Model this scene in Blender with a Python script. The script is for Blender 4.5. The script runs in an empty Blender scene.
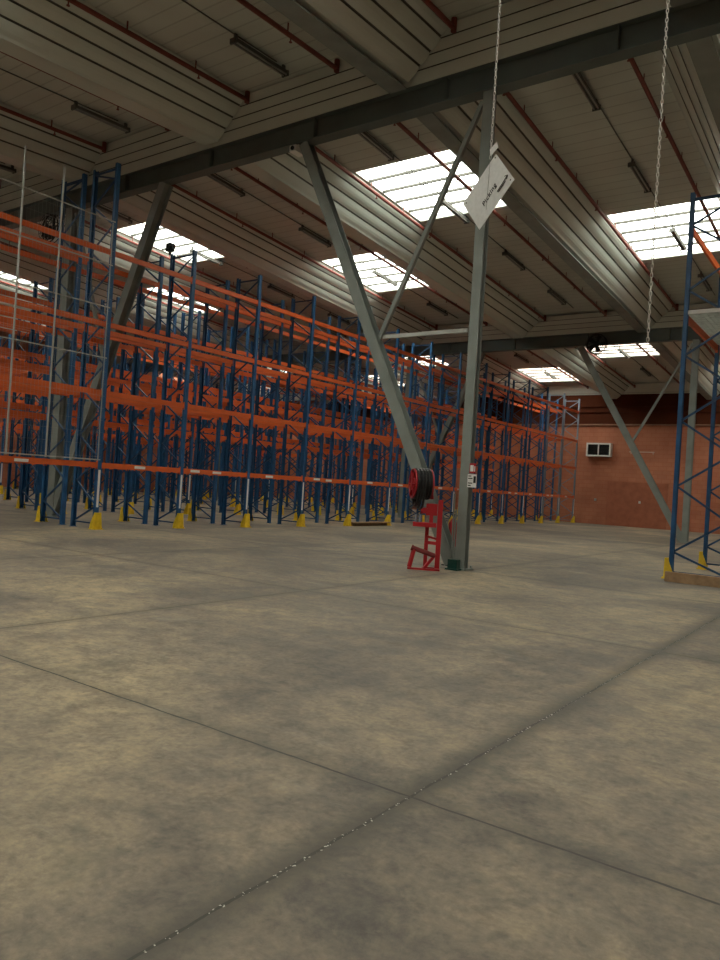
import bpy, bmesh, math, random
from mathutils import Vector, Matrix
random.seed(7)
scn = bpy.context.scene
COL = scn.collection

# ------------------------------------------------------------------ materials
def mat(name, col, rough=0.6, metal=0.0, var=0.12, scale=6.0, bump=0.0, col2=None, spec=0.4):
    m = bpy.data.materials.new(name); m.use_nodes = True
    nt = m.node_tree; n = nt.nodes; l = nt.links
    b = n['Principled BSDF']
    b.inputs['Roughness'].default_value = rough; b.inputs['Metallic'].default_value = metal
    b.inputs['Specular IOR Level'].default_value = spec
    tc = n.new('ShaderNodeTexCoord'); nz = n.new('ShaderNodeTexNoise')
    nz.inputs['Scale'].default_value = scale; nz.inputs['Detail'].default_value = 5
    l.new(tc.outputs['Object'], nz.inputs['Vector'])
    rp = n.new('ShaderNodeValToRGB')
    c2 = col2 or tuple(c*(1-var*2) for c in col)
    rp.color_ramp.elements[0].position = 0.3; rp.color_ramp.elements[1].position = 0.7
    rp.color_ramp.elements[0].color = (*c2, 1); rp.color_ramp.elements[1].color = (*col, 1)
    l.new(nz.outputs['Fac'], rp.inputs['Fac']); l.new(rp.outputs['Color'], b.inputs['Base Color'])
    if bump:
        bp = n.new('ShaderNodeBump'); bp.inputs['Strength'].default_value = bump
        bp.inputs['Distance'].default_value = 0.01
        l.new(nz.outputs['Fac'], bp.inputs['Height']); l.new(bp.outputs['Normal'], b.inputs['Normal'])
    return m

M = {}
M['steel'] = mat('grey_painted_steel', (0.24, 0.268, 0.25), 0.5, 0.0, 0.12, 2.0)
M['beam'] = mat('dark_grey_steel', (0.115, 0.145, 0.14), 0.55, 0.0, 0.12, 1.2)
M['clad'] = mat('pale_sheet_cladding', (0.53, 0.57, 0.52), 0.34, 0.0, 0.05, 0.6)
M['groove'] = mat('cladding_joint', (0.10, 0.10, 0.085), 0.8)
M['blue'] = mat('blue_paint', (0.018, 0.105, 0.26), 0.42, 0.0, 0.2, 3.0)
M['brace_blue'] = mat('dark_blue_paint', (0.016, 0.07, 0.17), 0.45, 0.0, 0.2, 3.0)
M['galv'] = mat('galvanised_steel', (0.20, 0.25, 0.31), 0.45, 0.2, 0.1, 5.0)
M['orange'] = mat('orange_paint', (0.72, 0.135, 0.03), 0.45, 0.0, 0.1, 1.5)
M['yellow'] = mat('yellow_paint', (0.80, 0.54, 0.02), 0.5, 0.0, 0.15, 8.0)
M['white'] = mat('white_plastic', (0.72, 0.72, 0.70), 0.5, 0.0, 0.05, 9.0)
M['paper'] = mat('white_paper', (0.76, 0.77, 0.76), 0.6, 0.0, 0.06, 30.0)
M['red'] = mat('red_paint', (0.42, 0.018, 0.025), 0.42, 0.0, 0.1, 8.0)
M['pipe_red'] = mat('red_pipe_paint', (0.20, 0.045, 0.032), 0.55, 0.0, 0.15, 4.0)
M['black'] = mat('black_rubber', (0.012, 0.012, 0.013), 0.45, 0.0, 0.1, 9.0)
M['green'] = mat('green_paint', (0.012, 0.07, 0.055), 0.5, 0.0, 0.2, 12.0)
M['chain'] = mat('zinc_chain', (0.82, 0.82, 0.78), 0.4, 0.0, 0.05, 20.0)
M['ink'] = mat('black_ink', (0.015, 0.015, 0.015), 0.7)
M['wood'] = mat('bare_timber', (0.42, 0.27, 0.15), 0.75, 0.0, 0.2, 7.0, 0.2)
M['lamp'] = mat('dusty_grey_lamp_housing', (0.10, 0.10, 0.09), 0.6)
M['tube'] = mat('unlit_tube_glass', (0.35, 0.35, 0.32), 0.3)
M['dark'] = mat('dark_fan_metal', (0.012, 0.014, 0.014), 0.5)
M['fascia'] = mat('dark_brown_fascia', (0.085, 0.022, 0.009), 0.8, 0.0, 0.15, 0.8, spec=0.1)
M['wire'] = mat('pale_galvanised_wire', (0.40, 0.41, 0.38), 0.45, 0.3, 0.05, 5.0)
M['door_panel'] = mat('darker_orange_render', (0.37, 0.125, 0.067), 0.8, 0.0, 0.12, 3.0)

def deck_material():
    m = mat('roof_deck', (0.53, 0.55, 0.50), 0.6, 0.0, 0.08, 0.7)
    nt = m.node_tree; n = nt.nodes; l = nt.links; b = n['Principled BSDF']
    tc = n.new('ShaderNodeTexCoord'); w = n.new('ShaderNodeTexWave')
    w.wave_type = 'BANDS'; w.bands_direction = 'Y'; w.inputs['Scale'].default_value = 0.55
    w.inputs['Distortion'].default_value = 0.0; w.wave_profile = 'SAW'
    l.new(tc.outputs['Object'], w.inputs['Vector'])
    bp = n.new('ShaderNodeBump'); bp.inputs['Strength'].default_value = 0.9; bp.inputs['Distance'].default_value = 0.05
    l.new(w.outputs['Fac'], bp.inputs['Height']); l.new(bp.outputs['Normal'], b.inputs['Normal'])
    # sheet seams every 0.4 m
    sp = n.new('ShaderNodeSeparateXYZ'); l.new(tc.outputs['Object'], sp.inputs[0])
    q = n.new('ShaderNodeMath'); q.operation = 'MULTIPLY'; q.inputs[1].default_value = 2.5; l.new(sp.outputs['Y'], q.inputs[0])
    fr = n.new('ShaderNodeMath'); fr.operation = 'FRACT'; l.new(q.outputs[0], fr.inputs[0])
    lt = n.new('ShaderNodeMath'); lt.operation = 'LESS_THAN'; lt.inputs[1].default_value = 0.10; l.new(fr.outputs[0], lt.inputs[0])
    k = n.new('ShaderNodeMath'); k.operation = 'MULTIPLY'; k.inputs[1].default_value = 0.35; l.new(lt.outputs[0], k.inputs[0])
    mx = n.new('ShaderNodeMix'); mx.data_type = 'RGBA'; l.new(k.outputs[0], mx.inputs['Factor'])
    l.new(b.inputs['Base Color'].links[0].from_socket, mx.inputs['A']); mx.inputs['B'].default_value = (0.17, 0.17, 0.15, 1)
    l.new(mx.outputs['Result'], b.inputs['Base Color'])
    return m
M['deck'] = deck_material()

def brick_material():
    m = bpy.data.materials.new('orange_painted_blockwork'); m.use_nodes = True
    nt = m.node_tree; n = nt.nodes; l = nt.links; b = n['Principled BSDF']
    b.inputs['Roughness'].default_value = 0.8
    geo = n.new('ShaderNodeNewGeometry')
    sep = n.new('ShaderNodeSeparateXYZ'); l.new(geo.outputs['Position'], sep.inputs[0])
    add = n.new('ShaderNodeMath'); add.operation = 'ADD'
    l.new(sep.outputs['X'], add.inputs[0]); l.new(sep.outputs['Y'], add.inputs[1])
    cmb = n.new('ShaderNodeCombineXYZ'); l.new(add.outputs[0], cmb.inputs['X']); l.new(sep.outputs['Z'], cmb.inputs['Y'])
    br = n.new('ShaderNodeTexBrick'); br.inputs['Scale'].default_value = 1.0
    br.inputs['Color1'].default_value = (0.46, 0.175, 0.095, 1); br.inputs['Color2'].default_value = (0.41, 0.15, 0.082, 1)
    br.inputs['Mortar'].default_value = (0.40, 0.12, 0.055, 1)
    br.inputs['Brick Width'].default_value = 0.5; br.inputs['Row Height'].default_value = 0.25
    br.inputs['Mortar Size'].default_value = 0.012
    l.new(cmb.outputs[0], br.inputs['Vector'])
    nz = n.new('ShaderNodeTexNoise'); nz.inputs['Scale'].default_value = 0.45; nz.inputs['Detail'].default_value = 8
    l.new(geo.outputs['Position'], nz.inputs['Vector'])
    rp = n.new('ShaderNodeValToRGB')
    rp.color_ramp.elements[0].position = 0.35; rp.color_ramp.elements[0].color = (0.78, 0.74, 0.72, 1)
    rp.color_ramp.elements[1].position = 0.65; rp.color_ramp.elements[1].color = (1.05, 1.08, 1.1, 1)
    l.new(nz.outputs['Fac'], rp.inputs['Fac'])
    mx = n.new('ShaderNodeMix'); mx.data_type = 'RGBA'; mx.blend_type = 'MULTIPLY'; mx.inputs['Factor'].default_value = 1
    l.new(br.outputs['Color'], mx.inputs['A']); l.new(rp.outputs['Color'], mx.inputs['B'])
    l.new(mx.outputs['Result'], b.inputs['Base Color'])
    bp = n.new('ShaderNodeBump'); bp.inputs['Strength'].default_value = 0.4; bp.inputs['Distance'].default_value = 0.01
    bp.invert = True
    l.new(br.outputs['Fac'], bp.inputs['Height']); l.new(bp.outputs['Normal'], b.inputs['Normal'])
    return m
M['brick'] = brick_material()

JX = [-40.2, -35.4, -30.6, -25.8, -21.0, -16.0, -11.25, -6.5, -1.83, 2.9]
JY = [-6.5, -1.7, 3.15, 7.98, 12.8, 17.6, 22.4, 27.2, 32.0, 36.8, 41.6]
def floor_material():
    m = bpy.data.materials.new('worn_concrete'); m.use_nodes = True
    nt = m.node_tree; n = nt.nodes; l = nt.links; b = n['Principled BSDF']
    b.inputs['Specular IOR Level'].default_value = 0.35
    geo = n.new('ShaderNodeNewGeometry')
    def noise(scale, detail=6, rough=0.6, dist=0.0, vec=None):
        z = n.new('ShaderNodeTexNoise'); z.inputs['Scale'].default_value = scale
        z.inputs['Detail'].default_value = detail; z.inputs['Roughness'].default_value = rough
        z.inputs['Distortion'].default_value = dist
        l.new(vec or geo.outputs['Position'], z.inputs['Vector']); return z
    def ramp(src, e):
        r = n.new('ShaderNodeValToRGB')
        while len(r.color_ramp.elements) < len(e): r.color_ramp.elements.new(0.5)
        for k, (p, c) in enumerate(e):
            r.color_ramp.elements[k].position = p
            r.color_ramp.elements[k].color = (*c, 1) if len(c) == 3 else c
        l.new(src, r.inputs['Fac']); return r
    def mixc(kind, fac, A, B):
        x = n.new('ShaderNodeMix'); x.data_type = 'RGBA'; x.blend_type = kind
        if isinstance(fac, (int, float)): x.inputs['Factor'].default_value = fac
        else: l.new(fac, x.inputs['Factor'])
        for s, v in (('A', A), ('B', B)):
            if isinstance(v, tuple): x.inputs[s].default_value = (*v, 1)
            else: l.new(v, x.inputs[s])
        return x.outputs['Result']
    def math_(op, a, bb=0.0, c=None):
        x = n.new('ShaderNodeMath'); x.operation = op
        for i, v in enumerate([a, bb] + ([c] if c is not None else [])):
            if isinstance(v, (int, float)): x.inputs[i].default_value = v
            else: l.new(v, x.inputs[i])
        return x.outputs[0]
    big = noise(0.30, 5, 0.62, 0.6)
    base = ramp(big.outputs['Fac'], [(0.38, (0.140, 0.121, 0.102)), (0.50, (0.212, 0.177, 0.137)), (0.62, (0.300, 0.243, 0.168))])
    med = noise(2.6, 10, 0.78, 0.3)
    r2 = ramp(med.outputs['Fac'], [(0.36, (0.62, 0.63, 0.65)), (0.5, (0.97, 0.96, 0.94)), (0.63, (1.28, 1.24, 1.14))])
    c = mixc('MULTIPLY', 1.0, base.outputs['Color'], r2.outputs['Color'])
    fine = noise(28, 4, 0.7)
    r3 = ramp(fine.outputs['Fac'], [(0.3, (0.84, 0.84, 0.84)), (0.7, (1.10, 1.10, 1.10))])
    c = mixc('MULTIPLY', 1.0, c, r3.outputs['Color'])
    m2 = noise(7.0, 8, 0.75, 0.2)
    r4 = ramp(m2.outputs['Fac'], [(0.36, (0.76, 0.76, 0.78)), (0.5, (1.0, 1.0, 1.0)), (0.64, (1.16, 1.14, 1.08))])
    c = mixc('MULTIPLY', 1.0, c, r4.outputs['Color'])
    # dark blotchy oil stains
    st = noise(0.95, 5, 0.62, 0.4)
    rs = ramp(st.outputs['Fac'], [(0.60, (0, 0, 0)), (0.74, (1, 1, 1))])
    f = math_('MULTIPLY', rs.outputs['Color'], 0.5)
    c = mixc('MIX', f, c, (0.085, 0.088, 0.07))
    # pale scuffs stretched across the hall
    mp = n.new('ShaderNodeMapping'); mp.inputs['Scale'].default_value = (0.5, 2.2, 1); mp.inputs['Rotation'].default_value = (0, 0, 0.5)
    l.new(geo.outputs['Position'], mp.inputs['Vector'])
    sc = noise(1.3, 7, 0.7, 0.5, mp.outputs['Vector'])
    rc = ramp(sc.outputs['Fac'], [(0.58, (0, 0, 0)), (0.72, (1, 1, 1))])
    f = math_('MULTIPLY', rc.outputs['Color'], 0.28)
    c = mixc('MIX', f, c, (0.42, 0.38, 0.29))
    # saw-cut joints with grime
    sep = n.new('ShaderNodeSeparateXYZ'); l.new(geo.outputs['Position'], sep.inputs[0])
    wob = noise(1.6, 4, 0.6); wv = math_('MULTIPLY', math_('SUBTRACT', wob.outputs['Fac'], 0.5), 0.045)
    px = math_('ADD', sep.outputs['X'], wv); py = math_('ADD', sep.outputs['Y'], wv)
    d = None
    for axis, lst in ((px, JX), (py, JY)):
        for v in lst:
            e = math_('ABSOLUTE', math_('SUBTRACT', axis, v))
            d = e if d is None else math_('MINIMUM', d, e)
    gn = noise(7, 5, 0.7)
    width = math_('MULTIPLY', math_('SUBTRACT', gn.outputs['Fac'], 0.12), 0.020)
    line = math_('LESS_THAN', d, width)
    grime = math_('MULTIPLY', math_('POWER', math_('MAXIMUM', math_('SUBTRACT', 1.0, math_('DIVIDE', d, 0.24)), 0.0), 2.0), 0.42)
    c = mixc('MIX', grime, c, (0.07, 0.066, 0.055))
    c = mixc('MIX', math_('MULTIPLY', line, 0.88), c, (0.045, 0.042, 0.036))
    chips = noise(55, 2, 0.5)
    dx_ = math_('ABSOLUTE', math_('SUBTRACT', px, -1.83))
    w2 = math_('MULTIPLY', math_('POWER', math_('MAXIMUM', math_('SUBTRACT', 1.0, math_('DIVIDE', dx_, 0.16)), 0.0), 1.5), math_('MULTIPLY', gn.outputs['Fac'], 1.0))
    c = mixc('MIX', w2, c, (0.05, 0.046, 0.038))
    cf = math_('MULTIPLY', math_('GREATER_THAN', chips.outputs['Fac'], 0.63), math_('LESS_THAN', dx_, 0.010))
    c = mixc('MIX', math_('MULTIPLY', cf, 0.8), c, (0.6, 0.58, 0.52))
    l.new(c, b.inputs['Base Color'])
    rr = ramp(med.outputs['Fac'], [(0.3, (0.5, 0.5, 0.5)), (0.7, (0.75, 0.75, 0.75))])
    l.new(rr.outputs['Color'], b.inputs['Roughness'])
    bp = n.new('ShaderNodeBump'); bp.inputs['Strength'].default_value = 0.25; bp.inputs['Distance'].default_value = 0.01
    h = math_('SUBTRACT', math_('MULTIPLY', fine.outputs['Fac'], 0.3), line)
    l.new(h, bp.inputs['Height']); l.new(bp.outputs['Normal'], b.inputs['Normal'])
    return m
M['floor'] = floor_material()

def pane_material():
    m = bpy.data.materials.new('translucent_skylight_sheet'); m.use_nodes = True
    nt = m.node_tree; n = nt.nodes; l = nt.links
    n.remove(n['Principled BSDF']); out = n['Material Output']
    t = n.new('ShaderNodeBsdfTransparent'); t.inputs['Color'].default_value = (0.93, 0.96, 0.92, 1)
    tr = n.new('ShaderNodeBsdfTranslucent'); tr.inputs['Color'].default_value = (0.9, 0.92, 0.86, 1)
    tc = n.new('ShaderNodeTexCoord'); nz = n.new('ShaderNodeTexNoise'); nz.inputs['Scale'].default_value = 1.5
    l.new(tc.outputs['Object'], nz.inputs['Vector'])
    mr = n.new('ShaderNodeMapRange'); mr.inputs['To Min'].default_value = 0.25; mr.inputs['To Max'].default_value = 0.6
    l.new(nz.outputs['Fac'], mr.inputs['Value'])
    mx = n.new('ShaderNodeMixShader'); l.new(mr.outputs['Result'], mx.inputs['Fac'])
    l.new(t.outputs[0], mx.inputs[1]); l.new(tr.outputs[0], mx.inputs[2]); l.new(mx.outputs[0], out.inputs['Surface'])
    return m
M['pane'] = pane_material()

# ------------------------------------------------------------------ mesh builder
class MB:
    def __init__(s): s.v = []; s.f = []; s.m = []
    def quad(s, pts, mi=0):
        k = len(s.v); s.v += [tuple(p) for p in pts]; s.f.append(tuple(range(k, k+len(pts)))); s.m.append(mi)
    def box(s, a, b, mi=0):
        x0, y0, z0 = a; x1, y1, z1 = b
        k = len(s.v)
        s.v += [(x0,y0,z0),(x1,y0,z0),(x1,y1,z0),(x0,y1,z0),(x0,y0,z1),(x1,y0,z1),(x1,y1,z1),(x0,y1,z1)]
        for f in ((0,3,2,1),(4,5,6,7),(0,1,5,4),(1,2,6,5),(2,3,7,6),(3,0,4,7)):
            s.f.append(tuple(k+i for i in f)); s.m.append(mi)
    def prism(s, prof, p0, p1, ux, uy, mi=0, cap=True, closed=True):
        """profile (list of (a,b)) swept from p0 to p1, a along ux, b along uy"""
        p0, p1, ux, uy = map(Vector, (p0, p1, ux, uy)); k = len(s.v); n = len(prof)
        for p in (p0, p1):
            for a, b in prof: s.v.append(tuple(p + ux*a + uy*b))
        for i in range(n if closed else n-1):
            j = (i+1) % n; s.f.append((k+i, k+j, k+n+j, k+n+i)); s.m.append(mi)
        if cap and closed:
            s.f.append(tuple(k+i for i in range(n))[::-1]); s.f.append(tuple(k+n+i for i in range(n))); s.m += [mi, mi]
    def bar(s, p0, p1, w, h, up=(0,0,1), mi=0):
        d = (Vector(p1)-Vector(p0)).normalized(); u = Vector(up)
        if abs(d.dot(u)) > 0.99: u = Vector((0,1,0))
        sx = d.cross(u).normalized(); sy = sx.cross(d).normalized()
        s.prism([(-w/2,-h/2),(w/2,-h/2),(w/2,h/2),(-w/2,h/2)], p0, p1, sx, sy, mi)
    def tube(s, p0, p1, r, n=10, mi=0, r2=None):
        d = (Vector(p1)-Vector(p0)).normalized(); u = Vector((0,0,1))
        if abs(d.dot(u)) > 0.99: u = Vector((1,0,0))
        sx = d.cross(u).normalized(); sy = sx.cross(d).normalized(); k = len(s.v)
        for p, rr in ((Vector(p0), r), (Vector(p1), r if r2 is None else r2)):
            for i in range(n):
                t = 2*math.pi*i/n; s.v.append(tuple(p + sx*math.cos(t)*rr + sy*math.sin(t)*rr))
        for i in range(n):
            j = (i+1) % n; s.f.append((k+i, k+j, k+n+j, k+n+i)); s.m.append(mi)
        s.f.append(tuple(k+i for i in range(n))[::-1]); s.f.append(tuple(k+n+i for i in range(n))); s.m += [mi, mi]
    def path(s, pts, r, n=6, closed=False, mi=0):
        pts = [Vector(p) for p in pts]; N = len(pts); k = len(s.v)
        for i, p in enumerate(pts):
            a = pts[(i-1) % N] if (closed or i > 0) else p; b = pts[(i+1) % N] if (closed or i < N-1) else p
            d = (b-a).normalized(); u = Vector((0,0,1)) if abs(d.z) < 0.9 else Vector((0.3,1,0)).normalized()
            if closed: u = s_norm
            sx = d.cross(u).normalized(); sy = sx.cross(d).normalized()
            for q in range(n):
                t = 2*math.pi*q/n; s.v.append(tuple(p + sx*math.cos(t)*r + sy*math.sin(t)*r))
        for i in range(N if closed else N-1):
            i2 = (i+1) % N
            for q in range(n):
                q2 = (q+1) % n
                s.f.append((k+i*n+q, k+i*n+q2, k+i2*n+q2, k+i2*n+q)); s.m.append(mi)
    def ring(s, c, axis, R, r, N=24, n=6, mi=0, sq=None):
        global s_norm
        ax = Vector(axis).normalized(); u = Vector((0,0,1)) if abs(ax.z) < 0.9 else Vector((1,0,0))
        a = ax.cross(u).normalized(); b = a.cross(ax).normalized(); s_norm = ax
        ra, rb = (R, R) if sq is None else sq
        s.path([Vector(c)+a*math.cos(2*math.pi*i/N)*ra+b*math.sin(2*math.pi*i/N)*rb for i in range(N)], r, n, True, mi)
    def mesh(s, name, mats):
        me = bpy.data.meshes.new(name); me.from_pydata(s.v, [], s.f)
        for m in (mats if isinstance(mats, (list, tuple)) else [mats]): me.materials.append(m)
        me.polygons.foreach_set('material_index', s.m)
        bm = bmesh.new(); bm.from_mesh(me); bmesh.ops.recalc_face_normals(bm, faces=bm.faces); bm.to_mesh(me); bm.free()
        me.update(); return me
    def build(s, name, mats, parent=None, loc=(0,0,0)):
        return obj(name, s.mesh(name, mats), parent, loc)

def obj(name, me, parent=None, loc=(0,0,0)):
    o = bpy.data.objects.new(name, me); COL.objects.link(o); o.location = loc
    if parent: o.parent = parent
    return o
def tag(o, label=None, cat=None, group=None, kind=None):
    if label: o['label'] = label
    if cat: o['category'] = cat
    if group: o['group'] = group
    if kind: o['kind'] = kind
    return o
def empty(name, loc=(0,0,0), rz=0.0, label=None, cat=None, group=None, kind=None):
    o = bpy.data.objects.new(name, None); COL.objects.link(o); o.empty_display_size = 0.3
    o.location = loc; o.rotation_euler.z = rz
    return tag(o, label, cat, group, kind)
def ordinal(i): return ['first','second','third','fourth','fifth','sixth','seventh','eighth','ninth','tenth','eleventh','twelfth'][i]

# ------------------------------------------------------------------ hall dimensions (metres; camera stands at x=0,y=0)
XL, XR, YN, YF = -46.0, 8.0, -10.0, 46.6
B1, B2 = 12.9, 31.95             # the two roof beam lines
SL = 0.06
def deckz(y): return 10.75 - SL*abs(y - B1)
BAY0, BAYW = -5.85, 5.56
bays = [BAY0 - BAYW*k for k in range(-2, 8)]       # bay centres
HT = 1.2                                           # half width of girder at the top
girders = [c + BAYW/2 for c in bays] + [bays[-1] - BAYW/2]
sections = [(YN, B1-0.30, 'near'), (B1+0.16, B2-0.30, 'middle'), (B2+0.16, YF-0.32, 'far')]

# floor, walls
fl = MB(); fl.box((XL-0.2, YN-0.2, -0.2), (XR+0.2, YF+0.2, 0)); tag(fl.build('floor', M['floor']), kind='structure')
for nm, a, b in (('wall_back', (XL, YF, 0), (XR, YF+0.25, 12)), ('wall_front', (XL, YN-0.25, 0), (XR, YN, 12)),
                 ('wall_left', (XL-0.25, YN-0.25, 0), (XL, YF+0.25, 12)), ('wall_right', (XR, YN-0.25, 0), (XR+0.25, YF+0.25, 12))):
    w = MB(); w.box(a, b); tag(w.build(nm, M['brick']), kind='structure')
# dark fascia band and ledges above the far brickwork
t = MB(); t.box((XL+0.01, YF-0.10, 6.28), (XR-0.01, YF-0.002, 8.12)); tag(t.build('trim_1', M['fascia']), kind='structure')
t = MB(); t.box((XL+0.01, YF-0.2, 7.0), (XR-0.01, YF-0.1, 7.1)); t.box((XL+0.01, YF-0.2, 7.35), (XR-0.01, YF-0.1, 7.42)); tag(t.build('trim_2', M['fascia']), kind='structure')
t = MB(); t.box((XL+0.01, YF-0.13, 6.2), (XR-0.01, YF-0.002, 6.28)); tag(t.build('trim_3', mat('dusty_ledge', (0.30, 0.16, 0.10), 0.7)), kind='structure')

# ------------------------------------------------------------------ skylights and deck
sky = []   # (k, y0, y1)
for k in range(-2, 8):
    odd = k % 2 != 0
    sky.append((k, 16.95, 20.7) if odd else (k, 22.4, 26.45))
    if k >= 0: sky.append((k, 37.1, 39.7) if odd else (k, 41.4, 45.1))
    if -1 <= k <= 5:
        sky.append((k, 2.2, 5.6) if odd else (k, -3.5, 0.3))  # unseen skylights over the near section, added to light the floor
for k in (-2, -1): sky.append((k, 37.1, 39.7))
sky.append((0, 4.2, 7.2)); sky.append((-2, 4.2, 7.2)); sky.append((2, 1.5, 4.5))  # extra out-of-view openings, added off the pattern to brighten the floor
SW = 1.58
def wy(y): return y
deck = MB()
def slab(mb, x0, x1, y0, y1, th=0.07, mi=0):
    if y1 - y0 < 0.01: return
    ys = [y0] + ([B1] if y0 < B1 < y1 else []) + [y1]
    for a, b in zip(ys[:-1], ys[1:]):
        za, zb = deckz(a), deckz(b)
        k = len(mb.v)
        mb.v += [(x0,a,za),(x1,a,za),(x1,b,zb),(x0,b,zb),(x0,a,za+th),(x1,a,za+th),(x1,b,zb+th),(x0,b,zb+th)]
        for f in ((0,3,2,1),(4,5,6,7),(0,1,5,4),(1,2,6,5),(2,3,7,6),(3,0,4,7)):
            mb.f.append(tuple(k+i for i in f)); mb.m.append(mi)
for k in range(-2, 8):
    c = BAY0 - BAYW*k
    holes = sorted((a, b) for kk, a, b in sky if kk == k)
    slab(deck, c-BAYW/2, c-SW, YN, YF); slab(deck, c+SW, c+BAYW/2, YN, YF)
    y = YN
    for a, b in holes: slab(deck, c-SW, c+SW, y, a); y = b
    slab(deck, c-SW, c+SW, y, YF)
slab(deck, XL-0.25, bays[-1]-BAYW/2, YN-0.25, YF+0.25)
ce = deck.build('ceiling', M['deck']); tag(ce, kind='structure')

M['bar'] = mat('skylight_purlin', (0.07, 0.07, 0.06), 0.5)
wn = 0
for k, y0, y1 in sky:
    wn += 1; c = BAY0 - BAYW*k
    root = MB(); zu = 0.12; dz0, dz1 = deckz(y0), deckz(y1)
    def P(x, y, up): return (x, y, dz0 + (dz1-dz0)*(y-y0)/(y1-y0) + up)
    # upstand kerb on four sides
    th = 0.04
    for (xa, xb) in ((c-SW, c-SW+th), (c+SW-th, c+SW)):
        root.prism([(0,0),(xb-xa,0),(xb-xa,zu),(0,zu)], P(xa,y0+.002,0.0), P(xa,y1-.002,0.0), (1,0,0), (0,0,1), 0)
    for ya in (y0+.002, y1-th-.002):
        root.prism([(0,0),(2*SW-2*th,0),(2*SW-2*th,zu),(0,zu)], P(c-SW+th,ya,0.0), P(c-SW+th,ya+th,0.0), (1,0,0), (0,0,1), 0)
    o = root.build('window_%d' % wn, M['clad']); tag(o, kind='structure')
    bars = MB(); nb = 4 if y1-y0 > 3 else 3
    for i in range(1, nb+1):
        y = y0 + (y1-y0)*i/(nb+1)
        bars.bar(P(c-SW+th, y, 0.05), P(c+SW-th, y, 0.05), 0.065, 0.07)
    bars.bar(P(c-0.25, y0+th, 0.10), P(c-0.25, y1-th, 0.10), 0.03, 0.02)
    bars.build('purlin', M['bar'], o)
    pn = MB(); pn.quad([P(c-SW,y0,zu), P(c+SW,y0,zu), P(c+SW,y1,zu), P(c-SW,y1,zu)]); pn.build('pane', M['pane'], o)
    L = bpy.data.lights.new('skylight_portal', 'AREA'); L.shape = 'RECTANGLE'; L.size = 2*SW-0.1; L.size_y = (y1-y0)-0.1
    L.cycles.is_portal = True
    lo = bpy.data.objects.new('skylight_portal', L); COL.objects.link(lo); lo.location = P(c, (y0+y1)/2, zu+0.03)
    lo.rotation_euler.x = math.atan2(dz1-dz0, y1-y0)

# ------------------------------------------------------------------ clad girders (troughs) under the deck
def girder_profile():
    D, hb = 0.90, 0.27
    pts = [(-HT, 0), ]
    def side(sx):   # from top to bottom, stepped ribs with dark joints
        a, b = Vector((sx*HT, 0)), Vector((sx*hb, -D)); d = (b-a); nn = Vector((-sx*d.y, sx*d.x)).normalized()
        nn = -nn if nn.y < 0 else nn         # inward (upwards)
        out = []
        for i in range(4):
            t0, t1 = i/4, (i+1)/4
            out += [a+d*(t0+0.02), a+d*(t0+0.10)-nn*0.018, a+d*(t1-0.09)-nn*0.018, a+d*(t1-0.015), a+d*(t1-0.008)+nn*0.02, a+d*(t1+0.008)+nn*0.02]
        return out
    left = side(-1); right = side(1)
    prof = [(p.x, p.y) for p in left[:-2]] + [(-hb, -D), (-hb*0.9, -D-0.035), (hb*0.9, -D-0.035), (hb, -D)] + [(p.x, p.y) for p in right[:-2]][::-1]
    return prof
gp = girder_profile()
cols_txt = {0: 'over the hall side nearest the right rack', 1: 'beside the centre column'}
for (ya, yb, sname) in sections:
    for gi, gx in enumerate(girders):
        if gx-HT < XL or gx + HT > XR: continue
        g = MB()
        n = len(gp); k = len(g.v)
        for y in (ya, yb):
            for a, b in gp: g.v.append((gx+a, y, deckz(y)-0.003+b))
        for i in range(n):
            j = (i+1) % n
            # joint faces (the narrow notches) take the dark joint material
            dd = math.hypot(gp[i][0]-gp[j][0], gp[i][1]-gp[j][1])
            g.f.append((k+i, k+j, k+n+j, k+n+i)); g.m.append(1 if dd < 0.05 and abs(gp[i][1]) > 0.05 and gp[i][1] > -0.9 else 0)
        g.f.append(tuple(k+i for i in range(n))[::-1]); g.f.append(tuple(k+n+i for i in range(n))); g.m += [0, 0]
        o = g.build('roof_girder', [M['clad'], M['groove']])
        if any(abs(gx-q) < .1 for q in (-8.63, -3.07)):
            fb = MB(); p0 = Vector((gx, ya, deckz(ya)-.965)); p1 = Vector((gx, yb, deckz(yb)-.965))
            fb.prism([(-.20,-.10),(.20,-.10),(.20,-.075),(.02,-.075),(.02,0),(-.02,0),(-.02,-.075),(-.20,-.075)], p0, p1, (1,0,0), (0,0,1))
            fb.prism([(-.20,-.075),(-.20,.10),(-.225,.10),(-.225,-.075)], p0, p1, (1,0,0), (0,0,1))
            fb.build('bottom_flange', M['steel'], o)
        nth = gi - 1
        where = {'near': 'in front of the nearer roof beam', 'middle': 'between the two roof beams', 'far': 'between the farther roof beam and the back wall'}[sname]
        tag(o, 'pale ribbed trough girder, %s from the right, %s roof section' % (ordinal(max(0, gi-1)), sname), 'roof girder', 'trough girders along the roof')

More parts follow.
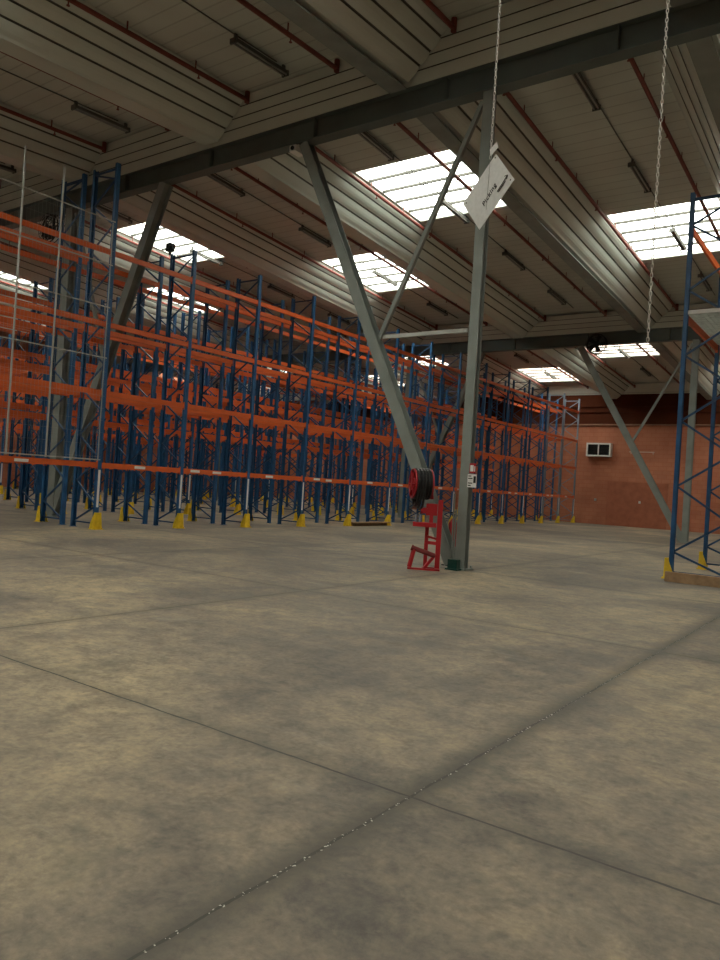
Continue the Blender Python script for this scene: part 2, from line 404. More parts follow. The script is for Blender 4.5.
# steel roof beams with sloped cladding above
def roof_beam(Y, zb, depth, where, nm):
    root = empty('roof_beam', (0, Y, zb), 0, 'long dark grey steel beam with pale cladding above, %s' % where, 'beam')
    s = MB(); w = 0.15
    s.prism([(-w,0),(w,0),(w,.03),(.012,.03),(.012,depth-.03),(w,depth-.03),(w,depth),(-w,depth),(-w,depth-.03),(-.012,depth-.03),(-.012,.03),(-w,.03)],
            (XL+.01,0,0), (XR-.01,0,0), (0,1,0), (0,0,1))
    # stiffener plates
    x = XL + 1.0
    while x < XR:
        s.box((x-.008, -w+.01, .03), (x+.008, w-.01, depth-.03)); x += 3.4
    s.build('steel_section', M['beam'], root)
    dz = deckz(Y) - zb - 0.02
    for sgn, off in ((-1, .34), (1, .22)):
        c = MB(); y_b, y_t = sgn*0.16, sgn*(off+.02)
        z0, z1 = depth+.005, dz - SL*abs(off)
        prof = []
        for i in range(4):
            t0, t1 = i/4, (i+1)/4
            f = lambda t, e: (y_b+(y_t-y_b)*t + sgn*e, z0+(z1-z0)*t)
            prof += [f(t0+.01, .006), f(t1-.016, .006)]
            if i < 3: prof += [f(t1-.010, -.02), f(t1+.006, -.02)]
        k = len(c.v); n = len(prof)
        prof2 = prof + [(y_b, z1), (y_b, z0)] if sgn < 0 else prof + [(y_b, z1), (y_b, z0)]
        n = len(prof2)
        for xx in (XL+.02, XR-.02):
            for a, b in prof2: c.v.append((xx, a, b))
        for i in range(n):
            j = (i+1) % n; dd = math.hypot(prof2[i][0]-prof2[j][0], prof2[i][1]-prof2[j][1])
            c.f.append((k+i, k+j, k+n+j, k+n+i)); c.m.append(1 if dd < 0.04 and i < len(prof)-1 else 0)
        c.f.append(tuple(k+i for i in range(n))[::-1]); c.f.append(tuple(k+n+i for i in range(n))); c.m += [0, 0]
        c.box((XL+.02, sgn*0.15-.012, depth-.02), (XR-.02, sgn*0.15+.02*sgn+.012, depth+.025))
        c.build('cladding', [M['clad'], M['groove']], root)
roof_beam(B1, 9.28, 0.52, 'crossing the top of the picture on the centre column', 1)
roof_beam(B2, 8.20, 0.56, 'crossing farther back behind the centre column', 2)
# sloped soffit at the far wall
s = MB(); zt = deckz(YF)-.01
s.prism([(-.55, -.02), (-.12, -0.60), (-.005, -0.60), (-.005, -.02)], (XL+.01, YF, zt), (XR-.01, YF, zt), (0,1,0), (0,0,1)); tag(s.build('trim_4', M['deck']), kind='structure')

# ------------------------------------------------------------------ columns with diagonal braces
def hprof(w, d, t=.02): 
    return [(-w/2,-d/2),(w/2,-d/2),(w/2,-d/2+t),(t/2,-d/2+t),(t/2,d/2-t),(w/2,d/2-t),(w/2,d/2),(-w/2,d/2),(-w/2,d/2-t),(-t/2,d/2-t),(-t/2,-d/2+t),(-w/2,-d/2+t)]
def column(x, Y, top, label, dirn=0, green=False, w=.20, foot=.30, bt=4.73, bw=.24):
    root = empty('steel_column', (x, Y, 0), 0, label, 'column', 'steel columns carrying the roof beams')
    s = MB(); s.prism(hprof(w, w*.9), (0,0,.03), (0,0,top), (1,0,0), (0,1,0)); s.build('shaft', M['steel'], root)
    b = MB(); b.box((-.18,-.17,0), (.18,.17,.03))
    for sx in (-.14, .14):
        for sy in (-.13, .13): b.tube((sx,sy,.03), (sx,sy,.08), .018, 6)
    b.build('base_plate', M['steel'], root)
    if dirn:
        # main diagonal, from beam to foot
        p0 = Vector((dirn*foot, -.0, .10)); p1 = Vector((dirn*bt, 0, top-.01))
        d = (p1-p0).normalized(); side = Vector((0,1,0)); nrm = d.cross(side).normalized()
        m = MB(); m.prism(hprof(bw, bw, .016), p0, p1, nrm, side); m.build('diagonal_brace', M['steel'], root)
        q = p0 + (p1-p0)*.495
        q0 = Vector((dirn*.14, 0, top-.15)); q1 = q - Vector((dirn*.16, 0, 0))
        m = MB(); m.bar(q0, q1, .09, .09, (0,1,0)); m.build('tie_strut', M['steel'], root)
        if green:
            m = MB(); m.bar(q + Vector((-dirn*.0+.16,0.03,.02)), (-.18, .03, q.z+.02), .06, .08); m.build('cross_tie', M['wire'], root)
            m = MB(); m.box((-.13,-.32,.0), (.07,-.19,.20)); m.box((-.16,-.36,.0), (.10,-.18,.03)); m.build('foot_guard', M['green'], root)
        else:
            m = MB(); m.box((min(0,dirn*.5),-.25,.0), (max(0,dirn*.5),-.19,.02)); m.build('foot_plate', M['steel'], root)
    return root
cc = column(-6.67, B1, 9.28, 'tall grey steel column in the centre with red hose stand at its foot', -1, True, foot=.20, bt=4.64)
column(-20.42, B1, 9.28, 'grey steel column at the left rising behind the first tall blue rack frame', 1, w=.34, foot=.05, bt=4.24, bw=.27)
column(-6.60, B2, 8.20, 'farther grey steel column seen just right of the red wall, behind the right rack', -1, w=.24, foot=.12, bt=4.75, bw=.24)
column(-20.06, B2, 8.20, 'distant grey steel column standing among the racks behind the long diagonal brace', 1, w=.3, foot=.2, bt=4.0)
column(-33.56, B1, 9.28, 'grey steel column deep among the racks at the far left', 0)
column(-33.56, B2, 8.20, 'grey steel column hidden deep in the far racks', 0)
column(6.9, B1, 9.28, 'grey steel column right of the picture on the nearer beam line', 0)
column(6.9, B2, 8.20, 'grey steel column right of the picture on the farther beam line', 0)
# two thin conduits beside the centre column
for dx, h in ((-.168, 1.45), (-.120, 1.15)):
    p = MB(); p.tube((-6.67+dx, B1-.12, .035), (-6.67+dx, B1-.12, h), .018, 8); p.box((-6.67+dx-.025, B1-.15, 0.03), (-6.67+dx+.025, B1-.09, .045))
    tag(p.build('conduit', M['steel']), 'thin grey %s conduit stub standing beside the centre column foot' % ('taller left' if h > 1.3 else 'shorter right'), 'pipe')

# ------------------------------------------------------------------ sprinkler pipes, lamps and cable runs
_h = MB(); _h.tube((0,0,-.04), (0,0,-.12), .016, 6); _h.tube((0,0,-.12), (0,0,-.13), .035, 8); HEAD = _h.mesh('sprinkler_head', M['pipe_red'])
def bay_txt(k):
    return '%s bay from right' % ordinal(k+1)
for k in range(-1, 8):
    c = BAY0 - BAYW*k
    for (ya, yb, sname) in sections:
        where = {'near': 'near roof section', 'middle': 'middle roof section', 'far': 'far roof section'}[sname]
        for dx, sd in ((-1.47, 'left'), (1.22, 'right')):
            y0, y1 = ya + .15, yb - .12
            root = MB(); dz = -.22
            root.tube((c+dx, y0, deckz(y0)+dz), (c+dx, y1, deckz(y1)+dz), .05, 8)
            root.tube((c+dx, y1-.02, deckz(y1)+dz-.07), (c+dx, y1-.02, deckz(y1)+dz+.19), .06, 8)
            yy = y0 + .9
            while yy < y1 - .3:      # hangers
                root.bar((c+dx, yy, deckz(yy)+dz+.04), (c+dx, yy, deckz(yy)), .015, .03); yy += 1.8
            o = root.build('sprinkler_pipe', M['pipe_red'])
            tag(o, 'red sprinkler pipe, %s edge of %s, %s' % (sd, bay_txt(k), where), 'pipe', 'sprinkler pipes under the roof')
            yy = y0 + 1.6
            while yy < y1 - .3:
                q = obj('sprinkler_head', HEAD, o, (c+dx, yy, deckz(yy)+dz)); yy += 3.2
        # conduit
        root = MB(); y0, y1 = ya+.1, yb-.8
        root.bar((c+.05, y0, deckz(y0)-.03), (c+.05, y1, deckz(y1)-.03), .02, .02)
        tag(root.build('cable_conduit', M['lamp']), 'thin cable conduit along %s, %s' % (bay_txt(k), where), 'conduit', 'cable conduits under the roof')
lamp_y = {'near': [5.9, 10.5], 'middle': [14.85, 19.3, 23.8, 28.1], 'far': [33.4, 37.6, 41.9]}
def lampmeshes():
    b = MB(); b.box((-.07,-.8,-.09), (.07,.8,-.03)); b.box((-.02,-.78,-.03), (.02,-.70,.08)); b.box((-.02,.70,-.03), (.02,.78,.08))
    b.box((-.09,-.82,-.14), (.09,-.78,-.03)); b.box((-.09,.78,-.14), (.09,.82,-.03))
    t = MB(); t.tube((0.045,-.78,-.115), (0.045,.78,-.115), .018, 8); t.tube((-0.045,-.78,-.115), (-0.045,.78,-.115), .018, 8)
    return b.mesh('housing', M['lamp']), t.mesh('tube', M['tube'])
hm, tm = lampmeshes()
for k in range(-1, 8):
    c = BAY0 - BAYW*k
    for sname, ys in lamp_y.items():
        for i, y in enumerate(ys):
            yc = y + .8
            sl = -SL if yc > B1 else SL
            r = empty('ceiling_lamp', (c+.05, yc, deckz(yc)-.085), 0, 'unlit tube lamp, %s along the %s roof section, %s' % (ordinal(i), sname, bay_txt(k)), 'lamp', 'tube lamps hanging under the roof')
            r.rotation_euler.x = math.atan(sl)
            obj('housing', hm, r); obj('tube', tm, r)

# ------------------------------------------------------------------ pallet racks
BAYL = 2.64; Y0 = 8.63; NF = 15; DEPTH = 1.0
LV = [1.60, 3.40, 5.10, 6.90]
def post_mesh(h, m, name):
    b = MB(); w, d, t = .11, .08, .006
    b.prism([(-d,-w/2),(0,-w/2),(0,w/2),(-d,w/2),(-d,w/2-.018),(-d+t,w/2-.018),(-d+t,w/2-t),(-t,w/2-t),(-t,-w/2+t),(-d+t,-w/2+t),(-d+t,-w/2+.018),(-d,-w/2+.018)],
            (0,0,.008), (0,0,h), (1,0,0), (0,1,0))
    b.box((-.11,-.08,0), (.03,.08,.008))
    return b.mesh(name, m)
def brace_mesh(h, depth, m, z=.58, pitch=1.17):
    b = MB(); x0, x1 = -.06, -depth+.06
    b.bar((x0,0,.14), (x1,0,.14), .035, .035); b.bar((x0,0,h-.12), (x1,0,h-.12), .035, .035)
    b.bar((x1,.016,.16), (x0,.016,z), .024, .042)
    while z < h-.15:
        z1 = min(z+pitch/2, h-.14)
        b.bar((x0,.016,z), (x1,.016,z1), .024, .042)
        if z1+.1 < h: b.bar((x1,-.016,z1), (x0,-.016,min(z+pitch, h-.14)), .024, .042)
        z += pitch
    return b.mesh('bracing', m)
def guard_mesh():
    b = MB(); t = .008
    # folded steel guard: front plate, tapering to the top, and two side wings
    b.prism([(-.12,0),(.12,0),(.075,.42),(-.075,.42)], (.075,0,0), (.083,0,0), (0,1,0), (0,0,1))
    for s in (-1, 1):
        k = len(b.v)
        b.prism([(-.10,0),(.08,0),(.08,.42),(0.02,.42),(-.10,.12)], (0, s*.12, 0), (0, s*.112, 0), (1,0,0), (0,-s*0.10,1))
    b.box((-.10,-.15,0), (.12,.15,.012))
    for s in (-.10,.10): b.tube((.10,s,.012), (.10,s,.035), .014, 6)
    return b.mesh('foot_guard', M['yellow'])
def beam_mesh(L, hh=.13):
    b = MB(); w = .05
    b.box((-w,.055,-hh/2), (0,L-.055,hh/2))
    b.box((.0,.09,-hh/2+.02), (.004,L-.09,-hh/2+.028)); b.box((.0,.09,hh/2-.028), (.004,L-.09,hh/2-.02))
    for y, s in ((.055,-1),(L-.055,1)):
        b.box((-w-.004, min(y, y-s*.006), -hh/2-.04), (.006, max(y, y-s*.006), hh/2+.04))
        b.box((.001, min(y, y+s*.045), -hh/2-.04), (.006, max(y, y+s*.045), hh/2+.04))
    return b.mesh('beam', M['orange'])
PM = {(h, c): post_mesh(h, M[c], 'post') for h in (7.75, 9.15) for c in ('blue', 'galv')}
BM = {(h, c): brace_mesh(h, DEPTH, M['brace_blue' if c == 'blue' else 'galv']) for h in (7.75, 9.15) for c in ('blue', 'galv')}
GM = guard_mesh(); BEAM = beam_mesh(BAYL); BEAM_LONG = beam_mesh(BAYL+1.1)
sm = MB(); sm.box((.0,-.03,.55), (.004,.03,1.48)); STRIP = sm.mesh('marker_strip', M['white'])
lm = MB(); lm.box((.004,-.17,-.035), (.007,.17,.035)); LABEL = lm.mesh('location_label', M['paper'])
sb = MB(); sb.box((.004,-.06,-.05), (.007,.06,.05)); SMALL = sb.mesh('location_label', M['paper'])

def frame(root, y, h, c, guard=True, strip=False, flip=1):
    f = obj('upright_frame', BM[(h, c)], root, (0, y, 0))
    p = obj('post', PM[(h, c)], f); q = obj('post', PM[(h, c)], f, (-DEPTH, 0, 0)); q.rotation_euler.z = math.pi
    if guard: tagp = obj('foot_guard', GM, f)
    if strip: obj('marker_strip', STRIP, f)
    return f
def rack(x, flip, label, y0=Y0, nf=NF, tall=(), grey=(), skip=(), near=False, LV=LV, group='pallet rack runs standing in parallel'):
    """flip False: aisle face at +x. flip True: aisle face at -x (root turned half round)"""
    L = (nf-1)*BAYL
    root = empty('pallet_rack', (x, y0 + (L if flip else 0), 0), math.pi if flip else 0, label, 'pallet rack', group)
    for i in range(nf):
        j = nf-1-i if flip else i            # j counts from the near end
        frame(root, i*BAYL - (1.1 if near and j == 0 else 0), 9.15 if j in tall else 7.75, 'galv' if j in grey else 'blue', True, near or (j % 2 == 0))
    for i in range(nf-1):
        j = nf-2-i if flip else i
        for li, z in enumerate(LV):
            if (j, li, 0) not in skip:
                b = obj('beam', BEAM_LONG if near and j == 0 else BEAM, root, (-.012, i*BAYL - (1.1 if near and j == 0 else 0), z))
                if near and li == 0:
                    for yy in ((.75, 1.6) if j % 2 == 0 else (1.2,)):
                        obj('location_label', LABEL, b, (0, yy+random.uniform(-.3,.3), random.uniform(-.01,.02)))
                elif li == 0 and j % 2: obj('location_label', SMALL, b, (0, 1.3, 0))
            if li and (j, li, 1) not in skip:
                b = obj('beam', BEAM_LONG if near and j == 0 else BEAM, root, (-DEPTH+.012, i*BAYL+BAYL, z)); b.rotation_euler.z = math.pi
    return root
rack(-16.0, False, 'blue and orange pallet rack run along the open floor, nearest of all', tall=(0, 1), grey=(13, 14), near=True, skip={(1, 3, 1)})
rack(-18.4, True, 'blue and orange pallet rack run back to back behind the nearest one', tall=(1,), skip={(8, 1, 0), (8, 2, 1), (1, 1, 0)})
RX = [(-21.6, -24.0), (-27.2, -29.6), (-35.0, -37.4), (-40.6, -43.0)]
n = 2
LB = [1.60, 3.05, 4.55, 6.55]
for a, b in RX:
    st = 0 if n < 4 else 2
    rack(a, False, 'blue and orange pallet rack run, %s row back from the open floor' % ordinal(n), y0=Y0+BAYL*st, nf=NF-st, LV=LB if n in (2,5,7) else LV); n += 1
    rack(b, True, 'blue and orange pallet rack run, %s row back from the open floor' % ordinal(n), y0=Y0+BAYL*st, nf=NF-st); n += 1

# right-hand rack (wider bays)
RB = 3.40
BEAM_R = beam_mesh(RB, .14)
rr = empty('pallet_rack', (-3.5, 16.0, 0), 0, 'blue pallet rack at the right edge with timber board on the floor in front', 'pallet rack')
hR = 7.86
pm = post_mesh(hR, M['blue'], 'post'); 
bmh = brace_mesh(hR, 1.1, M['brace_blue'], .55, 1.33)
for i in range(4):
    f = obj('upright_frame', bmh, rr, (-1.1, i*RB, 0)); f.rotation_euler.z = math.pi; obj('post', pm, f); q = obj('post', pm, f, (-1.1, 0, 0)); q.rotation_euler.z = math.pi
rr.location = (-2.47, 16.0, 0)
for i in range(4):
    fr = [o for o in bpy.data.objects if o.parent == rr and o.name.startswith('upright_frame')][i]
    g = obj('foot_guard', GM, fr)
    g.scale = (1, .8, 1)
    st = obj('marker_strip', STRIP, fr)
for i in range(3):
    for z in (5.32, 7.14):
        for xx, rz in ((-1.1+.012, math.pi), (-.012, 0)):
            b = obj('beam', BEAM_R, rr, (xx, i*RB + (RB if rz else 0), z)); b.rotation_euler.z = rz
# mesh shelf deck on the lower of its two levels
SH = mat('frosted_shelf_sheet', (0.68, 0.74, 0.68), 0.35, 0.0, 0.25, 9.0)
_b = SH.node_tree.nodes['Principled BSDF']; _b.inputs['Transmission Weight'].default_value = .55; _b.inputs['Roughness'].default_value = .45
d = MB(); x = -1.05
while x < -.06:
    d.box((x, .02, 5.402), (x+.05, 3*RB-.02, 5.408)); d.box((x+.05, .02, 5.408), (x+.10, 3*RB-.02, 5.414)); x += .10
d.build('shelf_sheet', SH, rr)
d = MB(); d.box((-1.06, -.02, 5.385), (-.04, .015, 5.46)); d.build('shelf_edge', M['white'], rr)
# timber board lying before it
pl = MB(); pl.box((-3.50, 15.35, 0), (-1.9, 15.47, .19)); pl.box((-3.46, 15.47, 0), (-3.36, 15.80, .09)); pl.box((-2.2, 15.47, 0), (-2.1, 15.80, .09))
tag(pl.build('timber_board', M['wood']), 'bare timber board on edge on the floor before the right rack', 'board')
pl = MB(); pl.box((-16.00, 22.0, .0), (-15.90, 24.3, .12)); pl.box((-16.02, 22.0, .12), (-15.72, 24.3, .145))
tag(pl.build('timber_board', M['wood']), 'pale timber board lying along the foot of the nearest rack run', 'board')
# wire mesh guard on the first bay at the left
mg = empty('wire_mesh_guard', (-15.93, 8.7, 1.70), 0, 'fine wire mesh panel on thin pale poles above the left end of nearest rack', 'mesh guard')
for y, z1 in ((.10, 6.85), (1.06, 6.80), (2.45, 5.9)):
    fr = MB(); fr.tube((0, y, 0), (0, y, z1), .022 if y < 2 else .012, 8); fr.build('pole', M['wire'], mg)
for z in (.03, 2.55, 3.8, 4.85, 5.93):
    fr = MB(); fr.bar((0.03, -1.6, z), (0.03, 2.5, z), .012, .03); fr.build('rail', M['wire'], mg)
fr = MB(); y = -1.6
while y < 2.5: fr.bar((0.04, y, .03), (0.04, y, 5.93), .0022, .0022, (0,1,0)); y += .09
z = .1
while z < 5.93: fr.bar((0.043, -1.6, z), (0.043, 2.5, z), .0025, .0025); z += .3
fr.build('wire_mesh', M['wire'], mg)

# small black box clipped on a rack post top
s = MB(); s.box((-.10,-.09,0), (.10,.09,.22)); s.tube((.10,0,.11), (.14,0,.11), .07, 12); s.box((-.03,-.03,-.1), (.03,.03,0))
tag(s.build('siren', M['dark'], None, (-17.1, 13.91, 7.86)), 'small black siren box on top of a rack post left of centre', 'siren')

# ------------------------------------------------------------------ fans, camera, wall unit
def fan(loc, label, up):
    root = empty('fan', loc, 0, label, 'fan'); R = .42
    g = MB()
    for r in (R, R*.8, R*.6, R*.4, R*.2): g.ring((0,-.13,0), (0,1,0), r, .008, 28, 5)
    for i in range(16):
        a = math.pi*i/8; g.bar((0,-.14,0), (math.cos(a)*R, -.12, math.sin(a)*R), .008, .008)
    g.ring((0,0,0), (0,1,0), R, .022, 28, 6); g.ring((0,.13,0), (0,1,0), R, .012, 28, 6)
    for i in range(8):
        a = math.pi*i/4; g.bar((math.cos(a)*R, -.13, math.sin(a)*R), (math.cos(a)*R, .13, math.sin(a)*R), .012, .012)
    g.build('guard', M['dark'], root)
    b = MB()
    for i in range(5):
        a = 2*math.pi*i/5
        c, s_ = math.cos(a), math.sin(a)
        def q(r, off, y): return (c*r - s_*off, y, s_*r + c*off)
        k = len(b.v); pts = [q(.06,-.05,-.04), q(.36,-.12,-.06), q(.38,.1,.04), q(.06,.05,.03)]
        b.v += pts + [(p[0], p[1]+.006, p[2]) for p in pts]
        for f in ((0,1,2,3),(7,6,5,4),(0,4,5,1),(1,5,6,2),(2,6,7,3),(3,7,4,0)): b.f.append(tuple(k+i2 for i2 in f)); b.m.append(0)
    b.build('blade', M['dark'], root)
    h = MB(); h.tube((0,-.07,0), (0,.16,0), .08, 14); h.build('motor', M['dark'], root)
    k = MB(); k.box((-.04,.10,0), (.04,.14,up)); k.box((-.12,.08,up-.02), (.12,.16,up)); k.build('bracket', M['dark'], root)
fan((-21.5, B1-.08, 8.84), 'round black caged fan hanging under the nearer roof beam at the left', .44)
fan((-10.5, B2-.42, 8.18), 'round black caged fan at the farther roof beam beside the long brace', .34)
s = empty('security_camera', (-11.5, B1-.05, 9.28), 0, 'small pale grey box camera under the nearer roof beam beside the brace top', 'camera')
m = MB(); m.box((-.03,-.03,-.08), (.03,.03,0)); m.build('bracket', M['white'], s)
m = MB(); m.box((-.09,-.2,-.22), (.09,.12,-.08)); m.build('body', M['white'], s)
m = MB(); m.tube((0,-.2,-.15), (0,-.22,-.15), .05, 14); m.build('lens', M['black'], s)

ac = empty('ventilation_unit', (-14.88, YF, 4.65), 0, 'pale framed ventilation unit with two dark openings high on the orange wall', 'ventilation unit')
m = MB(); W, Hh, D = .76, .42, .4
for a, b in (((-W,-D,Hh-.09),(W,-.0,Hh)), ((-W,-D,-Hh),(W,-.0,-Hh+.09)), ((-W,-D,-Hh+.09),(-W+.09,-.0,Hh-.09)), ((W-.09,-D,-Hh+.09),(W,-.0,Hh-.09))): m.box(a, b)
m.box((-.03,-D,-Hh+.09),(.03,-D+.06,Hh-.09)); m.build('frame', M['white'], ac)
for sx in (-1, 1):
    m = MB(); x0, x1 = sorted((sx*.03, sx*(W-.09)))
    m.box((x0,-D+.10,-Hh+.09),(x1,-D+.12,Hh-.09))
    for i in range(7):
        z = -Hh+.14+i*.09; m.box((x0,-D+.06,z),(x1,-D+.10,z+.015))
    m.build('louvre', M['dark'], ac)
# bricked-up doorway and small wall fittings
m = MB(); m.box((-14.3, YF-.02, 0.0), (-10.7, YF-.001, 2.72)); dp = m.build('door_1', M['door_panel']); tag(dp, kind='structure')
m = MB(); m.box((-14.9, YF-.025, 2.72), (-10.2, YF-.001, 2.77)); tag(m.build('trim_5', M['brick']), kind='structure')
for i, x in enumerate((-15.0, -12.3)):
    m = MB(); m.box((x-.06, YF-.06, 1.45), (x+.06, YF-.021 if x > -14.3 else YF-.001, 1.6)); m.box((x-.035, YF-.075, 1.49), (x+.035, YF-.06, 1.56))
    tag(m.build('wall_socket', M['white']), 'small white socket on the orange wall, %s of the pair' % ('left' if i == 0 else 'right'), 'socket')
m = MB(); m.box((-13.1, YF-.04, 4.55), (-11.6, YF-.001, 4.62)); m.box((-13.0, YF-.05, 4.45), (-12.95, YF-.001, 4.62)); m.box((-11.7, YF-.05, 4.45), (-11.65, YF-.001, 4.62))
tag(m.build('wall_rail', mat('pale_rail', (0.55,0.38,0.30), .6)), 'short pale rail high on the orange wall right of the ventilation unit', 'rail')

# ------------------------------------------------------------------ hose reel on its red stand
hx, hy = -7.06, 12.14
st = empty('hose_reel_stand', (hx, hy, 0), .5, 'red steel stand holding a black hose reel beside the centre column', 'hose stand')
m = MB(); m.box((.20,-.05,.0), (.29,.05,1.32)); m.build('post', M['red'], st)
m = MB(); m.box((-.02,.10,.0), (.05,.16,.84)); m.build('rear_post', M['red'], st)
m = MB(); m.box((-.25,-.10,.84), (.19,.17,.88)); m.box((-.25,-.12,.80), (.19,-.10,.88)); m.build('shelf', M['red'], st)
m = MB(); m.box((-.02,-.05,1.02), (.19,.07,1.24)); m.box((-.08,-.07,1.05), (.0,.09,1.16)); m.tube((-.12,0,1.10), (-.08,0,1.10), .06, 12); m.box((.05,-.03,.88), (.12,.03,1.02)); m.build('pump_bracket', M['red'], st)
m = MB(); m.tube((-.23,-.12,.40), (.20,-.09,.27), .045, 12); m.tube((-.25,-.12,.405), (-.22,-.12,.395), .055, 12); m.build('roller', mat('rusty_red', (.20,.03,.03), .6), st)
m = MB(); m.bar((-.20,-.12,.37), (-.27,-.16,.04), .08, .05); m.bar((.16,-.09,.24), (.0,-.16,.03), .05, .05)
m.box((-.30,-.20,.0), (.30,-.12,.035)); m.box((.2,-.2,.0), (.28,.18,.035)); m.box((-.04,.08,0), (.28,.16,.035)); m.build('foot', M['red'], st)
m = MB(); m.bar((.0,.12,.50), (.22,0,.50), .05, .06); m.bar((.0,.12,.62), (.22,0,.58), .035, .04); m.build('cross_member', M['red'], st)
m = MB(); m.tube((-.20,.02,.88), (-.20,.02,1.03), .022, 10); m.tube((-.12,.05,.88), (-.12,.05,1.02), .035, 12)
m.build('fitting', M['galv'], st)
rl = empty('hose_reel', (-7.235, 12.16, 1.60), .80, 'red flanged hose reel wound with thick black hose on the red stand', 'hose reel')
HW = .165
for x in (-HW, HW):
    f = MB(); f.ring((x,0,0), (1,0,0), .27, .018, 28, 6); f.ring((x,0,0), (1,0,0), .12, .016, 20, 6)
    for i in range(6):
        a = math.pi*i/3; f.bar((x,0,0), (x, math.cos(a)*.27, math.sin(a)*.27), .02, .05, (1,0,0))
    f.tube((x-.03,0,0), (x+.03,0,0), .06, 14); f.build('flange', M['red'], rl)
m = MB(); m.tube((-HW+.03,0,0), (HW-.03,0,0), .09, 16); m.build('drum', M['red'], rl)
hs = MB()
for layer, Rr in enumerate((.14, .19, .24, .275)):
    for i in range(5):
        x = -.115 + i*.057 + (0.008 if layer % 2 else 0)
        hs.ring((x, 0, 0), (1,0,0), Rr, .030, 26, 7)
for i, x in enumerate((-.11, -.06, -.01)):
    hs.ring((x, -.02-.01*i, -.10-.03*i), (1,0,0), .3, .024, 30, 7, 0, (.24, .32))
hs.build('hose', M['black'], rl)
m = MB(); m.bar((HW+.02,0,0), (HW+.06,0,-.28), .04, .06); m.build('arm', M['red'], rl)

# fire extinguisher behind the brace
fe = empty('fire_extinguisher', (-7.12, 13.3, 0), 0, 'red fire extinguisher behind the brace foot left of the centre column', 'fire extinguisher')
m = MB(); m.tube((0,0,.36), (0,0,.86), .085, 16); m.tube((0,0,.86), (0,0,.95), .085, 16, 0, .03); m.build('cylinder', M['red'], fe)
m = MB(); m.tube((0,0,.99), (0,0,1.04), .03, 10); m.bar((-.07,0,1.06), (.06,0,1.09), .02, .02); m.path([(.03,0,1.03),(.12,0,1.0),(.13,0,.85),(.11,0,.6)], .012, 6); m.build('valve', M['black'], fe)
m = MB(); m.tube((0,0,0), (0,0,.36), .05, 10, 0, .07); m.box((-.14,-.12,0), (.14,.12,.02)); m.build('pedestal', M['black'], fe)

# notices on the centre column
def plate(name, c, w, h, m, label, cat, ring=False, lines=False):
    root = empty(name, c, 0, label, cat)
    b = MB(); b.box((-w/2,-.004,-h/2), (w/2,.0,h/2)); b.build('panel', m, root)
    return root
nt = plate('notice', (-6.50, B1-.10, 1.72), .19, .25, M['paper'], 'small white printed notice on the centre column below the red sign', 'notice')
b = MB()
for i in range(5):
    if i != 2: b.box((-.08,-.006,.08-i*.045), (.01 if i%2 else -.02,-.004,.10-i*.045))
b.box((.03,-.006,-.04), (.08,-.004,.09)); b.build('print', M['ink'], nt)
rs = plate('safety_sign', (-6.50, B1-.10, 1.96), .13, .19, M['red'], 'small red safety sign on the centre column above the white notice', 'sign')
b = MB(); b.box((-.05,-.006,-.06), (.02,-.004,.06)); b.box((.035,-.006,-.06), (.055,-.004,.04)); b.build('pictogram', M['paper'], rs)

# ------------------------------------------------------------------ hanging chains and the Picking sign
def chain_mesh(z0, z1, pitch=.030):
    b = MB(); z = z0; i = 0
    while z < z1:
        ax = (1,0,0) if i % 2 else (0,1,0)
        b.ring((0,0,z), ax, .01, .0027, 8, 4, 0, (.0080, .0185)); z += pitch; i += 1
    return b
c1 = chain_mesh(0, 5.42); c1.box((-.03,-.03,5.42), (.03,.03,5.47))
tag(c1.build('chain', M['chain'], None, (-2.55, 5.0, 4.02)), 'pale metal chain hanging from the roof and holding the Picking sign', 'chain')
c2 = chain_mesh(0, 7.68); c2.box((-.03,-.03,7.68), (.03,.03,7.72))
tag(c2.build('chain', M['chain'], None, (-1.33, 5.0, 2.57)), 'bare pale metal chain hanging at the right with nothing on it', 'chain')

SG = empty('hanging_sign', (-2.495, 4.98, 4.024), -.358, 'white rectangular sign reading Picking, hanging tilted by one corner from a chain', 'sign')
A, Lg, Wd = .687, .44, .331      # tilt of the long edge, length and height of the board
ex = Vector((-math.cos(A), 0, -math.sin(A))); ey = Vector((math.sin(A), 0, -math.cos(A)))
def SP(u, v, d): return ex*u + ey*v + Vector((0, d, 0))
b = MB()
b.v = [tuple(v) for v in (SP(0,0,0), SP(Lg,0,0), SP(Lg,Wd,0), SP(0,Wd,0), SP(0,0,-.003), SP(Lg,0,-.003), SP(Lg,Wd,-.003), SP(0,Wd,-.003))]
for f in ((0,3,2,1),(4,5,6,7),(0,1,5,4),(1,2,6,5),(2,3,7,6),(3,0,4,7)): b.f.append(f); b.m.append(0)
b.build('board', M['paper'], SG)
b = MB(); b.bar((-.05,-.012,.02), (.03,-.02,.055), .003, .055, (0,0,1)); b.build('tag', M['white'], SG)
b = MB(); b.tube((-.055,-.006,.0), (-.065,-.006,-.40), .0015, 5); b.build('string', M['wire'], SG)
b = MB()
for p, q in (((.155,.255),(.02,.245)), ((.150,.268),(.06,.262)), ((.02,.245),(.045,.225)), ((.02,.245),(.045,.262))): b.bar(SP(*p,-.005), SP(*q,-.005), .0025, .006, (0,1,0))
b.build('arrow_mark', M['ink'], SG)
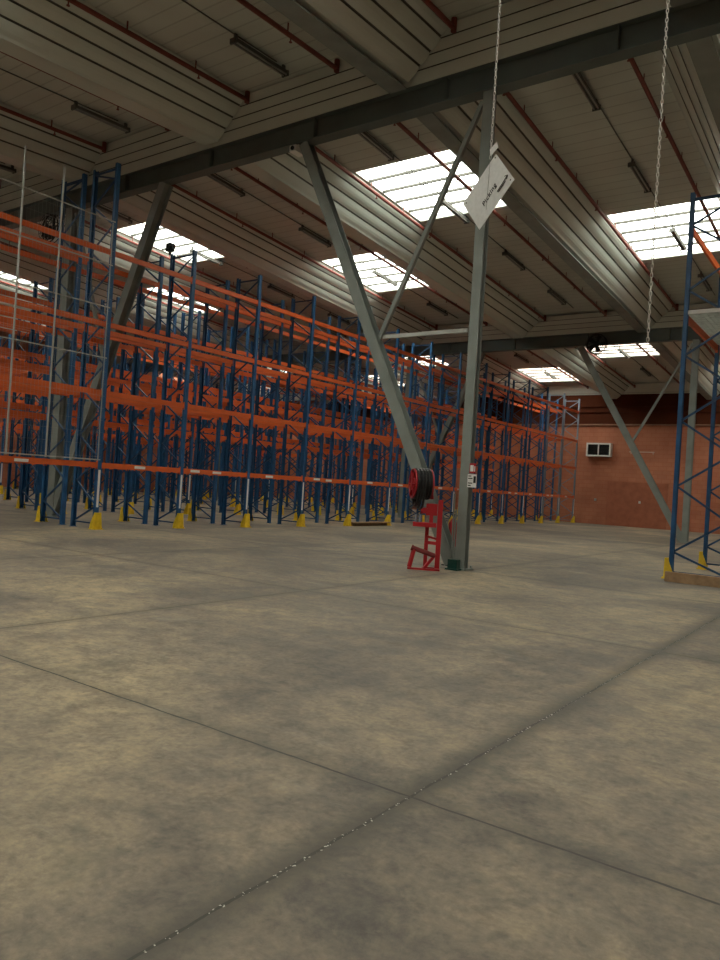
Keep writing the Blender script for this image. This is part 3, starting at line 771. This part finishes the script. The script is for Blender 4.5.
for u, v, r in ((.02,.02,.006),(.025,.30,.006),(.41,.03,.006)):
    b = MB(); b.tube(SP(u,v,-.006), SP(u,v,-.003), r, 10); b.build('eyelet', M['lamp'], SG)
cu = bpy.data.curves.new('word', 'FONT'); cu.body = 'Picking'; cu.size = .056; cu.extrude = .0008; cu.align_x = 'CENTER'; cu.align_y = 'CENTER'; cu.space_character = 1.12; cu.offset = .0008; cu.shear = .15
tmp = bpy.data.objects.new('word_tmp', cu); COL.objects.link(tmp)
bpy.context.view_layer.update()
me = bpy.data.meshes.new_from_object(tmp.evaluated_get(bpy.context.evaluated_depsgraph_get()))
bpy.data.objects.remove(tmp); me.materials.clear(); me.materials.append(M['ink'])
tx = obj('lettering', me, SG)
ctr = SP(.222, .200, -.0045)
q = math.radians(7)
X = -ex*math.cos(q) - ey*math.sin(q); Yv = ex*math.sin(q) - ey*math.cos(q); Z = X.cross(Yv)
Mx = Matrix((X, Yv, Z)).transposed().to_4x4(); Mx.translation = ctr
tx.matrix_local = Mx

# ------------------------------------------------------------------ world, camera
w = bpy.data.worlds.new('World'); scn.world = w; w.use_nodes = True
nt = w.node_tree; bg = nt.nodes['Background']
bg.inputs['Color'].default_value = (1.0, 0.985, 0.90, 1); bg.inputs['Strength'].default_value = 5.0

cam = bpy.data.cameras.new('camera'); co = bpy.data.objects.new('camera', cam); COL.objects.link(co)
fpx, a, pi_, ro = 742.16, .619455, .0071833, .0623994
fw = Vector((-math.sin(a)*math.cos(pi_), math.cos(a)*math.cos(pi_), math.sin(pi_)))
r0 = Vector((math.cos(a), math.sin(a), 0)); u0 = r0.cross(fw)
rt = r0*math.cos(ro) + u0*math.sin(ro); up = -r0*math.sin(ro) + u0*math.cos(ro)
R = Matrix((rt, up, -fw)).transposed().to_4x4(); R.translation = Vector((0, 0, 1.5)); co.matrix_world = R
cam.sensor_fit = 'VERTICAL'; cam.sensor_height = 36.0; cam.lens = fpx/960*36.0; cam.clip_start = .05; cam.clip_end = 300
scn.camera = co
vs = scn.view_settings
vs.view_transform = 'Standard'; vs.look = 'None'; vs.gamma = 1.0; vs.use_curve_mapping = False; vs.exposure = 1.05
